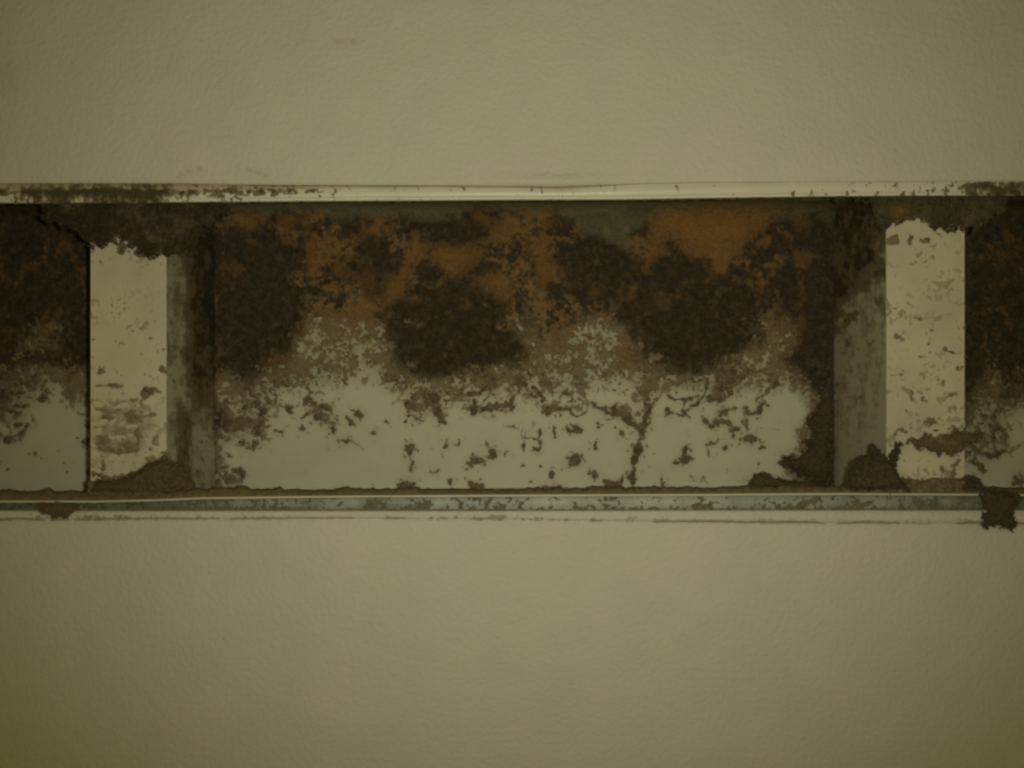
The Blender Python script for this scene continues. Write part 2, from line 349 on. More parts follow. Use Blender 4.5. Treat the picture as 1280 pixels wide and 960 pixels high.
TL = np.maximum(TL, .36 * sstep(.2, .0, np.abs(rell - .98 + .16 * (UL - .5))) * sstep(.25, .6, UL + np.interp(GX, [0, 300, 500, 700, 1000, 1100, 1240], [.3, .05, -.2, .0, .1, .2, .4])))

# ------------------------------------------------------------------ 3D from photo pixels
YB = 0.044            # depth of the back panel
YF = 0.002            # front of the dividers
k = lambda Y: 1 + Y / D
def px_world(px, py, Y):
    return np.stack([(px - 640) * S * k(Y), Y + 0 * px, (480 - py) * S * k(Y)], -1)
def ruled(zf_line, dy):
    """surface from the front edge at Y=0 to the back edge (dy photo pixels inwards) at Y=YB"""
    def f(px, py):
        zf = (480 - zf_line(px)) * S
        zb = (480 - zf_line(px) - dy) * S * k(YB)
        P = (480 - py) * S
        v = np.clip((P - zf) / ((zb - zf) - P * YB / D), 0, 1)
        Y = YB * v
        return np.stack([(px - 640) * S * k(Y), Y, zf + (zb - zf) * v], -1)
    return f
def back_Y(py):
    """the back panel curves forward at its top"""
    t = np.clip((284 - py) / 34, 0, 1)
    return YB - .013 * (1 - np.sqrt(1 - np.minimum(t, .98) ** 2))
def back_surf(px, py, off=0.0):
    return px_world(px, py, back_Y(py) - off)
top_surf = ruled(top_inner, 1.5)
floor_surf = ruled(lip_y, -9)

# ------------------------------------------------------------------ materials
def new_mat(name):
    m = bpy.data.materials.new(name); m.use_nodes = True
    nt = m.node_tree
    return m, nt, nt.nodes['Principled BSDF']
def nd(nt, t, **kw):
    n = nt.nodes.new(t)
    for a, b in kw.items():
        setattr(n, a, b)
    return n
def noise_node(nt, scale, detail=4, rough=.6):
    tc = nd(nt, 'ShaderNodeTexCoord')
    n = nd(nt, 'ShaderNodeTexNoise')
    n.inputs['Scale'].default_value = scale; n.inputs['Detail'].default_value = detail; n.inputs['Roughness'].default_value = rough
    nt.links.new(tc.outputs['Object'], n.inputs['Vector'])
    return n
def mixc(nt, fac, a, b, blend='MIX'):
    m = nd(nt, 'ShaderNodeMix', data_type='RGBA', blend_type=blend)
    for sock, v in ((m.inputs[0], fac), (m.inputs[6], a), (m.inputs[7], b)):
        if isinstance(v, (float, int)):
            sock.default_value = v
        elif isinstance(v, tuple):
            sock.default_value = (*v, 1)
        else:
            nt.links.new(v, sock)
    return m.outputs[2]
def ramp(nt, fac, stops):
    r = nd(nt, 'ShaderNodeValToRGB')
    el = r.color_ramp.elements
    while len(el) < len(stops):
        el.new(.5)
    for e, (p, c) in zip(el, stops):
        e.position = p; e.color = (*c, 1)
    nt.links.new(fac, r.inputs[0])
    return r.outputs[0]
def attr(nt, name):
    return nd(nt, 'ShaderNodeAttribute', attribute_name=name).outputs['Fac']
def bump(nt, b, height, dist, strength=1.0):
    n = nd(nt, 'ShaderNodeBump')
    n.inputs['Distance'].default_value = dist; n.inputs['Strength'].default_value = strength
    nt.links.new(height, n.inputs['Height']); nt.links.new(n.outputs[0], b.inputs['Normal'])

def painted(name, col, rough, spec, stain=(.42, .33, .19), nscale=900, bdist=.00006, mott=.12):
    """paint with fine relief; the 'stain' attribute tints it with dust film"""
    m, nt, b = new_mat(name)
    n1 = noise_node(nt, nscale, 5, .65)
    n2 = noise_node(nt, 60, 4, .6)
    base = mixc(nt, ramp(nt, n2.outputs[0], [(.35, (0, 0, 0)), (.7, (1, 1, 1))]), col, tuple(c * (1 - mott) for c in col))
    n3 = noise_node(nt, 28, 3, .6)
    base = mixc(nt, .5, base, ramp(nt, n3.outputs[0], [(.38, (1.03, .985, .99)), (.62, (.97, 1.01, .99))]), 'MULTIPLY')
    c = mixc(nt, attr(nt, 'stain'), base, stain)
    nt.links.new(c, b.inputs['Base Color'])
    b.inputs['Roughness'].default_value = rough
    b.inputs['Specular IOR Level'].default_value = spec
    bump(nt, b, n1.outputs[0], bdist)
    return m
M_wall = painted('wall_paint', (.76, .745, .70), .62, .35, nscale=700, bdist=.00048, mott=.05)
M_vent = painted('vent_enamel', (.715, .705, .58), .5, .35, stain=(.29, .228, .14), mott=.07)
M_div = painted('divider_enamel', (.735, .685, .585), .55, .3, mott=.17, nscale=600, bdist=.0001)
M_frame = painted('frame_enamel', (.84, .82, .76), .38, .5, mott=.06, nscale=700, bdist=.00005)
M_seal = painted('sealant', (.58, .50, .37), .6, .4, mott=.3, nscale=500, bdist=.0002)
M_steel = painted('galvanised_steel', (.62, .655, .635), .5, .4, stain=(.14, .14, .10), nscale=300, bdist=.00004, mott=.4)

def dirt_mat(name, hair=.00025):
    m, nt, b = new_mat(name)
    d = attr(nt, 'dirt'); o = attr(nt, 'rust'); g = attr(nt, 'olive')
    n1 = noise_node(nt, 1500, 5, .7)
    n2 = noise_node(nt, 420, 4, .65)
    add = nd(nt, 'ShaderNodeMath', operation='MULTIPLY_ADD')
    nt.links.new(n2.outputs[0], add.inputs[0]); add.inputs[1].default_value = .5; add.inputs[2].default_value = -.25
    dd = nd(nt, 'ShaderNodeMath', operation='ADD'); nt.links.new(d, dd.inputs[0]); nt.links.new(add.outputs[0], dd.inputs[1])
    c = ramp(nt, dd.outputs[0], [(0.0, (.46, .375, .25)), (.22, (.41, .33, .215)), (.5, (.33, .255, .165)), (.72, (.20, .155, .10)), (.9, (.092, .071, .048)), (1.0, (.058, .046, .031))])
    c = mixc(nt, g, c, (.205, .192, .118))
    oo = nd(nt, 'ShaderNodeMath', operation='MULTIPLY_ADD'); nt.links.new(n2.outputs[0], oo.inputs[0]); oo.inputs[1].default_value = .8; oo.inputs[2].default_value = .6
    om = nd(nt, 'ShaderNodeMath', operation='MULTIPLY', use_clamp=True); nt.links.new(o, om.inputs[0]); nt.links.new(oo.outputs[0], om.inputs[1])
    c = mixc(nt, om.outputs[0], c, (.31, .168, .062))
    c = mixc(nt, .55, c, ramp(nt, n1.outputs[0], [(.3, (.62, .62, .62)), (.7, (1.3, 1.3, 1.3))]), 'MULTIPLY')
    nt.links.new(c, b.inputs['Base Color'])
    b.inputs['Roughness'].default_value = 1.0
    b.inputs['Specular IOR Level'].default_value = .08
    bump(nt, b, n1.outputs[0], hair)
    # sparse fur: thin growth covers the paint only in part
    n4 = noise_node(nt, 3200, 3, .7)
    ma = nd(nt, 'ShaderNodeMath', operation='MULTIPLY_ADD'); nt.links.new(n4.outputs[0], ma.inputs[0]); ma.inputs[1].default_value = .9; ma.inputs[2].default_value = -.45
    mb = nd(nt, 'ShaderNodeMath', operation='MULTIPLY_ADD'); nt.links.new(d, mb.inputs[0]); mb.inputs[1].default_value = 2.1; mb.inputs[2].default_value = -.16
    mc = nd(nt, 'ShaderNodeMath', operation='ADD', use_clamp=True); nt.links.new(ma.outputs[0], mc.inputs[0]); nt.links.new(mb.outputs[0], mc.inputs[1])
    nt.links.new(mc.outputs[0], b.inputs['Alpha'])
    return m
M_mould = dirt_mat('mould_fur')
M_film = dirt_mat('dust_film', .0001)

def clump_mat(name, dark, light):
    m, nt, b = new_mat(name)
    n1 = noise_node(nt, 1100, 5, .7)
    n2 = noise_node(nt, 260, 4, .6)
    c = mixc(nt, n2.outputs[0], dark, light)
    c = mixc(nt, .6, c, ramp(nt, n1.outputs[0], [(.3, (.55, .55, .55)), (.7, (1.4, 1.4, 1.4))]), 'MULTIPLY')
    nt.links.new(c, b.inputs['Base Color'])
    b.inputs['Roughness'].default_value = 1.0; b.inputs['Specular IOR Level'].default_value = .05
    bump(nt, b, n1.outputs[0], .00035)
    return m
M_clump = clump_mat('brown_lint', (.125, .096, .058), (.21, .16, .096))
M_bank = clump_mat('ledge_dust', (.165, .125, .073), (.27, .205, .12))
M_grime = clump_mat('channel_grime', (.14, .145, .10), (.25, .245, .18))
M_dark = clump_mat('dark_lint', (.085, .07, .047), (.15, .12, .08))

# ------------------------------------------------------------------ mesh builders
def mesh_obj(name, V, F, mat, parent=None, smooth=True, attrs=None):
    me = bpy.data.meshes.new(name)
    V = np.asarray(V, np.float32); F = np.asarray(F, np.int32)
    n = F.shape[1]
    me.vertices.add(len(V)); me.vertices.foreach_set('co', V.ravel())
    me.loops.add(F.size); me.loops.foreach_set('vertex_index', F.ravel())
    me.polygons.add(len(F)); me.polygons.foreach_set('loop_start', np.arange(0, F.size, n, dtype=np.int32))
    me.polygons.foreach_set('use_smooth', np.full(len(F), smooth))
    me.update(calc_edges=True)
    for an, av in (attrs or {}).items():
        a = me.attributes.new(an, 'FLOAT', 'POINT'); a.data.foreach_set('value', np.asarray(av, np.float32).ravel())
    me.materials.append(mat)
    o = bpy.data.objects.new(name, me); COL.objects.link(o)
    if parent is not None:
        o.parent = parent
    return o

def quads(nr, nc, flip=False):
    i = np.arange(nr * nc).reshape(nr, nc)
    q = np.stack([i[:-1, :-1], i[1:, :-1], i[1:, 1:], i[:-1, 1:]], -1).reshape(-1, 4)
    return q[:, ::-1] if flip else q

def sheet(name, P, mat, parent, flip=False, attrs=None, smooth=True):
    nr, nc, _ = P.shape
    return mesh_obj(name, P.reshape(-1, 3), quads(nr, nc, flip), mat, parent, smooth, attrs)

def samp(Fd, px, py):
    px = np.where(px < -180, -360 - px, np.where(px > 1460, 2920 - px, px))
    return Fd[np.clip(np.rint(py - Y0).astype(int), 0, H - 1), np.clip(np.rint(px - X0).astype(int), 0, W - 1)]

def crust(parent, region, surf, nrm, T, O, OL, height, mat=None, thr=.07, name='mould', step=1.0, lift=.00005, rim=0):
    """the mould itself as relief: one fine sheet over SURF kept only where T is above THR, its outline drawn in to the contour"""
    x0, x1, y0, y1 = region
    xs = np.arange(x0, x1 + 1e-6, step); ys = np.arange(y0, y1 + 1e-6, step)
    px, py = np.meshgrid(xs, ys)
    t = samp(T, px, py)
    gy, gx = np.gradient(t)
    inside = t >= thr
    keep = inside[:-1, :-1] | inside[1:, :-1] | inside[:-1, 1:] | inside[1:, 1:]
    g2 = gx * gx + gy * gy + 1e-5
    mv = np.where(~inside, (thr - t) / g2, 0)
    ox = np.clip(mv * gx, -.9, .9) * step; oy = np.clip(mv * gy, -.9, .9) * step
    qx = np.clip(px + ox, x0, x1); qy = np.clip(py + oy, y0, y1)
    h = np.where(inside, sstep(thr, .8, t) * (.45 + .55 * samp(UL, px, py)) * (.7 + .6 * samp(UF, px, py)), 0)
    P = surf(qx, qy)
    N = np.asarray(nrm, float)
    P = P + N * (lift + height * h)[..., None]
    tc = t                      # colour of the rim taken from just inside it
    for _ in range(rim):
        p_ = np.pad(tc, 1, mode='edge')
        tc = np.maximum.reduce([p_[1:-1, 1:-1], p_[:-2, 1:-1], p_[2:, 1:-1], p_[1:-1, :-2], p_[1:-1, 2:]])
    tc = np.where(t < thr * 2.2, np.maximum(t, tc * .9), t)
    q = quads(len(ys), len(xs))[keep.ravel()]
    used, inv = np.unique(q.ravel(), return_inverse=True)
    o = mesh_obj(name, P.reshape(-1, 3)[used], inv.reshape(-1, 4), mat or M_mould, parent, True,
                 {'dirt': tc.ravel()[used], 'rust': samp(O, px, py).ravel()[used], 'olive': samp(OL, px, py).ravel()[used]})
    o['kind'] = 'stuff'
    return o

def thing(name, label, cat, group=None, loc=(0, 0, 0)):
    o = bpy.data.objects.new(name, None); COL.objects.link(o); o.location = loc
    o.empty_display_size = .02
    o['label'] = label; o['category'] = cat
    if group:
        o['group'] = group
    return o

# ------------------------------------------------------------------ wall
E0_WALL, E1_WALL = -480, 1760
def build_wall():
    xs = np.concatenate([[-2000, -1400, -900, -500, -300], np.arange(-200, 1481, 2.5), [1580, 1780, 2180, 2680, 3300]]).astype(float)
    def part(edge, far, sign):
        v = np.concatenate([np.linspace(0, 1, 70) ** 1.3 * .42, np.linspace(.42, 1, 10)[1:]])
        px = np.repeat(xs[None], len(v), 0)
        e = edge(px)
        py = e + (far - e) * v[:, None]
        return px, py
    V, F, ST = [], [], []
    off = 0
    for edge, far, sg in ((lambda x: top_outer(x) + 1.5, -700., -1), (lambda x: low_outer(x) - 1.5, 1660., 1)):
        px, py = part(edge, far, sg)
        r = .00035 * (fbm(px, py, 260, 3, 201) - .5)
        edge_d = np.abs(py - edge(px))
        if sg < 0:   # lifted paint above the flange
            r -= .0008 * np.exp(-((px - 695) / 62) ** 2 - ((edge_d - 9) / 6.5) ** 2)
            r -= .0004 * np.exp(-((px - 280) / 40) ** 2 - ((edge_d - 9) / 6) ** 2)
        r += .0007 * np.exp(-(edge_d / 2.5) ** 2)
        P = px_world(px, py, 0.0); P[..., 1] += r
        def hair(pts, w):
            d = np.full(px.shape, 1e9)
            for (ax, ay), (bx, by) in zip(pts[:-1], pts[1:]):
                dx, dy = bx - ax, by - ay
                t = np.clip(((px - ax) * dx + (py - ay) * dy) / (dx * dx + dy * dy), 0, 1)
                d = np.minimum(d, np.hypot(px - ax - t * dx, py - ay - t * dy))
            return np.exp(-(d / w) ** 2)
        crk = .5 * hair([(222, 221), (234, 215), (252, 211)], 1.3) + .5 * hair([(306, 210), (322, 216), (336, 221)], 1.3) + .7 * hair([(441, 51), (447, 49)], 2.2) + .25 * hair([(418, 53), (441, 51)], 1.3)
        P[..., 1] += .00012 * crk
        stn = crk + .10 * np.exp(-(edge_d / 7) ** 2) + .16 * np.exp(-((px - 6) / 18) ** 2 - ((py - 95) / 22) ** 2)
        V.append(P.reshape(-1, 3)); ST.append(stn.ravel())
        nr, nc = px.shape
        F.append(quads(nr, nc, flip=(sg < 0)) + off); off += nr * nc
    for xa, xb in ((-2000., E0_WALL - 6), (E1_WALL + 6, 3300.)):     # the wall goes on past the ends of the slot
        px, py = np.meshgrid([xa, xb], [230., 652.])
        V.append(px_world(px, py, 0 * px - .00004).reshape(-1, 3)); ST.append(np.zeros(4)); F.append(quads(2, 2) + off); off += 4
    w = mesh_obj('wall', np.concatenate(V), np.concatenate(F), M_wall, None, True, {'stain': np.concatenate(ST)})
    w['kind'] = 'structure'
    return w
build_wall()

# ------------------------------------------------------------------ the vent
vent = thing('air_vent', 'long recessed slot air vent with two pale dividers, its inside covered in dark mould', 'air vent', loc=(0, 0, -.0275))
bpy.context.view_layer.update()
class Rel:          # children keep world coordinates although the Empty stands on the slot's lower edge
    pass
def settle(o):
    o.matrix_parent_inverse = o.parent.matrix_world.inverted() if o.parent is vent else o.matrix_parent_inverse
def vsheet(*a, **kw):
    o = sheet(*a, **kw); settle(o); return o

E0, E1 = -480, 1760
xsL = np.arange(E0, E1 + 1, 4.0)
# back panel
ys = np.concatenate([np.arange(243, 290, 1.5), np.arange(290, 621, 2.0)])
xs2 = np.concatenate([np.arange(E0, -20, 6.0), np.arange(-20, 1300, 2.0), np.arange(1300, E1 + 1, 6.0)])
px, py = np.meshgrid(xs2, ys)
def blur(a, r):
    for ax in (0, 1):
        p_ = np.pad(a, [(r, r) if i == ax else (0, 0) for i in (0, 1)], mode='edge')
        c_ = np.cumsum(np.insert(p_, 0, 0, axis=ax), axis=ax); n_ = 2 * r + 1
        a = (c_[n_:] - c_[:-n_]) / n_ if ax == 0 else (c_[:, n_:] - c_[:, :-n_]) / n_
    return a
HALO = np.clip(1.0 * blur(blur(np.minimum(TB, .75), 2), 2) + .6 * blur(blur(TB, 7), 7), 0, .85)
film = .80 * sstep(.10, .52, .5 * samp(LB, np.clip(px, 2, 1278), py) + .5 * samp(LB, np.clip(px, 2, 1278), py - 14))
film = film * (.5 + .8 * (.5 * samp(UF, px, py) + .5 * samp(VF, px, py)))
film = np.maximum(film, samp(HALO, px, py) * (.75 + .5 * samp(UF, px, py)))
P = back_surf(px, py); P[..., 1] += .0002 * (fbm(px, py, 120, 3, 301) - .5)
back = vsheet('back_panel', P, M_vent, vent, attrs={'stain': film})
crust(back, (E0, E1, 244, 618), lambda a, b: back_surf(a, b, .00016), (0, -1, 0), TB, OBn, OLB, .0013)

# inner top and floor of the slot
vv = np.linspace(0, 1, 12)
def ruled_grid(zl, dy):
    px = np.repeat(xsL[None], len(vv), 0); v = vv[:, None]
    zf = (480 - zl(px)) * S; zb = (480 - zl(px) - dy) * S * k(YB)
    Y = YB * v + 0 * px
    return np.stack([(px - 640) * S * k(Y), Y, zf + (zb - zf) * v], -1)
tp = vsheet('top_panel', ruled_grid(top_inner, 1.5), M_vent, vent, flip=True, attrs={'stain': np.full(len(vv) * len(xsL), .4)})
crust(tp, (E0, E1, 243, 276), lambda a, b: top_surf(a, np.clip(b, top_inner(a), top_inner(a) + 1.4)), (0, 0, -1), TT, .25 * OBn, OLT, .0003)
fl = vsheet('floor_panel', ruled_grid(lip_y, -9), M_vent, vent, attrs={'stain': np.full(len(vv) * len(xsL), .6)})

for xe, fl_ in ((E0, False), (E1, True)):
    z0, z1 = (480 - 640) * S, (480 - 236) * S
    P = np.array([[[(xe - 640) * S, y, z] for y in (0.0005, YB + .001)] for z in (z0 * 1.18, z1 * 1.18)])
    vsheet('end_panel', P, M_vent, vent, flip=fl_, attrs={'stain': np.full(4, .5)}, smooth=False)
# dividers
def bevel_box(name, x0, x1, mat):
    bm = bmesh.new()
    pts = []
    for Y in (YF, YB - .0002):
        for x in (x0, x1):
            pxm = (x / S) + 640
            zb = ((480 - lip_y(pxm)) * S) * (1 - Y / YB) + ((480 - lip_y(pxm) + 9) * S * k(YB)) * (Y / YB)
            zt = ((480 - top_inner(pxm)) * S) * (1 - Y / YB) + ((480 - top_inner(pxm) - 1.5) * S * k(YB)) * (Y / YB)
            pts.append(((x, Y, zb + .0001), (x, Y, zt - .0001)))
    v = [[bm.verts.new(p) for p in pr] for pr in pts]
    quad = lambda a, b, c, d: bm.faces.new((a, b, c, d))
    A, B, C, E = v       # front-left, front-right, back-left, back-right
    quad(A[0], B[0], B[1], A[1]); quad(B[0], E[0], E[1], B[1]); quad(E[0], C[0], C[1], E[1]); quad(C[0], A[0], A[1], C[1])
    quad(A[1], B[1], E[1], C[1]); quad(A[0], C[0], E[0], B[0])
    bmesh.ops.recalc_face_normals(bm, faces=bm.faces)
    vert_edges = [e for e in bm.edges if abs(e.verts[0].co.z - e.verts[1].co.z) > .03 and e.verts[0].co.y < .01]
    bmesh.ops.bevel(bm, geom=vert_edges, offset=.00008, segments=1, affect='EDGES', profile=.6)
    me = bpy.data.meshes.new(name); bm.to_mesh(me); bm.free()
    me.materials.append(mat)
    a = me.attributes.new('stain', 'FLOAT', 'POINT'); a.data.foreach_set('value', np.full(len(me.vertices), .10, np.float32))
    o = bpy.data.objects.new(name, me); COL.objects.link(o); o.parent = vent; settle(o)
    return o
for (a0, a1, side) in ((113, 208, 1), (1108, 1206, -1)):
    xa, xb = (a0 - 640) * S * k(YF), (a1 - 640) * S * k(YF)
    dv = bevel_box('divider', xa, xb, M_div)
    TFm = np.where((GX >= a0 - 1) & (GX <= a1 + 1.2), TF, np.where(TMAT > .13, .84 + .26 * (.5 * U + .5 * UL), TMAT))
    crust(dv, (a0 - 70, a1 + 84, 244, 617), lambda a, b: px_world(a, np.maximum(b, top_inner(a) + .5), YF - .00005), (0, -1, 0), TFm, OF, OLF, .0019, rim=2)
    xs_ = xb if side > 0 else xa
    def side_surf(a, b, xs_=xs_):
        Yd = D * (xs_ / ((a - 640) * S) - 1)
        Yd = np.clip(Yd, YF + .0001, YB - .0005)
        return np.stack([np.full(a.shape, xs_), Yd, (480 - b) * S * k(Yd)], -1)
    r = (a1, 275, 250, 612) if side > 0 else (1041, a0, 246, 612)
    crust(dv, r, side_surf, (side, 0, 0), TS, OS, OLS, .00014, step=.8)

# profile sweeps along the slot: (edge function, depth) rows
def sweep(name, rows, mat, parent, xs, stain=0.0, attrs_fn=None):
    P = []
    for yl, Y in rows:
        py = yl(xs) if callable(yl) else np.full(xs.shape, float(yl))
        Yv = Y(xs) if callable(Y) else np.full(xs.shape, float(Y))
        P.append(np.stack([(xs - 640) * S, Yv, (480 - py) * S], -1))
    P = np.array(P)
    st_ = np.full(P.shape[:2], stain)
    o = vsheet(name, P, mat, parent, attrs={'stain': st_})
    return o
xsF = np.append(np.arange(E0 - 8, E1 + 8, 4.0), E1 + 8)
wob = lambda a, s, sd: (lambda x: a * (fbm(x, 0 * x, s, 3, sd) - .5))
# upper flange: outer edge, rounded shoulder, face, thin groove, inner lip that turns into the slot
fl_out = lambda x: seal_low(x) - 2
upper = sweep('upper_flange', [
    (lambda x: fl_out(x), .0006), (lambda x: fl_out(x) + .4, -.0006), (lambda x: fl_out(x) + 1.4, -.0010),
    (lambda x: top_inner(x) - 4.2, -.0010), (lambda x: top_inner(x) - 3.2, -.0008), (lambda x: top_inner(x) - 2.9, .0003),
    (lambda x: top_inner(x) - 2.0, .0003), (lambda x: top_inner(x) - 1.8, -.0005), (lambda x: top_inner(x) - .5, -.0006), (lambda x: top_inner(x), -.0002), (lambda x: top_inner(x) + .02, .0008)],
    M_frame, vent, xsF, .03)
crust(upper, (E0, E1, 228, 256), lambda a, b: px_world(a, np.clip(b, top_outer(a) + 1, top_inner(a) + 1.5), np.where(b < seal_low(a) + 1, -.00135, -.00112)), (0, -1, 0), TU, .5 * OBn * 0, OLU, .0008)
# bead of old sealant between wall and flange
sl_w = wob(2.2, 40, 401)
seal = sweep('sealant_bead', [
    (lambda x: top_outer(x) - .8, .0004), (lambda x: top_outer(x) + .3 + .4 * sl_w(x), -.0004), (lambda x: .6 * top_outer(x) + .4 * seal_low(x), -.0010),
    (lambda x: .2 * top_outer(x) + .8 * seal_low(x) + .4 * sl_w(x), -.0012), (lambda x: seal_low(x) + .5 * sl_w(x), -.0008), (lambda x: seal_low(x) + .3 + .5 * sl_w(x), .0004)],
    M_seal, vent, xsF, .0)
# lower rail in two lengths that meet at a seam: rounded lip, steel channel face
for (xa, xb) in ((E0 - 8, 1110.4), (1111.6, E1 + 8)):
    xs_ = np.append(np.arange(xa, xb, 3.0), xb)
    rail = sweep('lower_rail', [
        (lambda x: lip_y(x) - .4, .0030), (lambda x: lip_y(x) - 1.3, .0003), (lambda x: lip_y(x) - .9, -.0006), (lambda x: lip_y(x) + .3, -.0010), (lambda x: lip_y(x) + 1.3, -.0006)],
        M_frame, vent, xs_, .05)
    ch = sweep('channel', [
        (lambda x: lip_y(x) + 1.3, -.0006), (lambda x: lip_y(x) + 1.7, .0010), (lambda x: lip_y(x) + 4.5, .0016), (lambda x: chan_low(x) - 3, .0010), (lambda x: chan_low(x) - .6, .0004), (lambda x: chan_low(x) + .9, .0030)],
        M_steel, rail, xs_, .0)
    ch.matrix_parent_inverse = rail.matrix_world.inverted()
    ch.parent = rail; ch.matrix_parent_inverse.identity()
    if True:
        pc = np.repeat(xs_[None], 6, 0); rows_y = np.stack([lip_y(xs_) + 1.3, lip_y(xs_) + 1.7, lip_y(xs_) + 4.5, chan_low(xs_) - 3, chan_low(xs_) - .6, chan_low(xs_) + .9])
        base = np.interp(pc, [-200, 60, 200, 260, 330, 420, 480, 560, 760, 960, 1010, 1100, 1180, 1480], [.95, .95, .88, .6, .45, .38, .48, .14, .1, .14, .4, .42, .62, .85])
        var = .6 * (fbm(pc, rows_y, 34, 4, 811, .7) - .5) + .6 * (fbm(pc, rows_y * 2, 9, 3, 821, .7) - .5)
        st_ = np.clip(base + 1.3 * var * base ** .4 + np.array([.3, .2, 0, 0, .35, .5])[:, None], 0, 1)
        ch.data.attributes['stain'].data.foreach_set('value', st_.astype(np.float32).ravel())
    crust(rail, (max(E0, xa), min(E1, xb), 618, 639), lambda a, b: px_world(a, np.clip(b, lip_y(a) + 1.6, chan_low(a)), .0003), (0, -1, 0), TR, 0 * TR, .3 + 0 * TR, .00025, mat=M_grime, thr=.3)
lower = sweep('lower_flange', [
    (lambda x: chan_low(x) + .6, .0030), (lambda x: chan_low(x) + .8, -.0004), (lambda x: chan_low(x) + 1.8, -.0009), (lambda x: low_outer(x) - 2.2, -.0009),
    (lambda x: low_outer(x) - .8, -.0006), (lambda x: low_outer(x), .0006)],
    M_wall, vent, xsF, .06)
crust(lower, (E0, E1, 637, 657), lambda a, b: px_world(a, np.clip(b, chan_low(a) + 1.2, low_outer(a) + 1.5), -.00102), (0, -1, 0), TL, 0 * TL, .25 + 0 * TL, .0004)

# ------------------------------------------------------------------ dust lying and hanging in the vent
def dust_bank():
    """the line of brown dust along the slot floor, banked up against the back panel"""
    xs = np.arange(E0 + 4, E1 - 3, 1.5)
    v = np.linspace(0, 1, 24)
    px = np.repeat(xs[None], len(v), 0); vv_ = v[:, None] + 0 * px
    crest = 10.5 + 7 * (fbm(px, 0 * px, 60, 4, 501) - .5) + 6.0 * (fbm(px, 0 * px, 9, 4, 505, .8) - .5) + 8 * sstep(.6, .9, fbm(px, 0 * px, 26, 3, 515))      # crest line, photo pixels above the lip
    crest = crest + np.interp(px, [-200, 100, 240, 330, 1480], [5, 5, 4, 0, 0])
    Yf = .0002 + .0032 * np.minimum(vv_ / .62, 1) ** 1.6 + np.maximum(vv_ - .62, 0) / .38 * (YB - .004)
    Y = Yf + .0009 * (fbm(px, vv_ * 14, 6, 4, 511, .75) - .5) * sstep(0, .15, vv_) * (vv_ < .65)
    rise = crest * np.sin(np.minimum(vv_ / .62, 1) * math.pi / 2) - 1.4
    z = (480 - lip_y(px) + rise) * S * (1 + Y / D) - np.maximum(vv_ - .62, 0) * .0012
    P = np.stack([(px - 640) * S * k(Y), Y, z], -1)
    o = mesh_obj('dust', P.reshape(-1, 3), quads(*px.shape, flip=True), M_bank, None, True)
    o['kind'] = 'stuff'
    o['label'] = 'line of brown dust lying along the floor of the slot'
    return o
dust_bank()

def seg_dist(px, py, poly):
    """signed distance to a closed outline, positive inside (photo pixels)"""
    d = np.full(px.shape, 1e9); ins = np.zeros(px.shape, bool)
    for (ax, ay), (bx, by) in zip(poly, poly[1:] + poly[:1]):
        dx, dy = bx - ax, by - ay
        t = np.clip(((px - ax) * dx + (py - ay) * dy) / (dx * dx + dy * dy + 1e-9), 0, 1)
        d = np.minimum(d, np.hypot(px - ax - t * dx, py - ay - t * dy))
        ins ^= ((ay > py) != (by > py)) & (px < dx * (py - ay) / (dy if dy else 1e-9) + ax)
    return np.where(ins, d, -d)

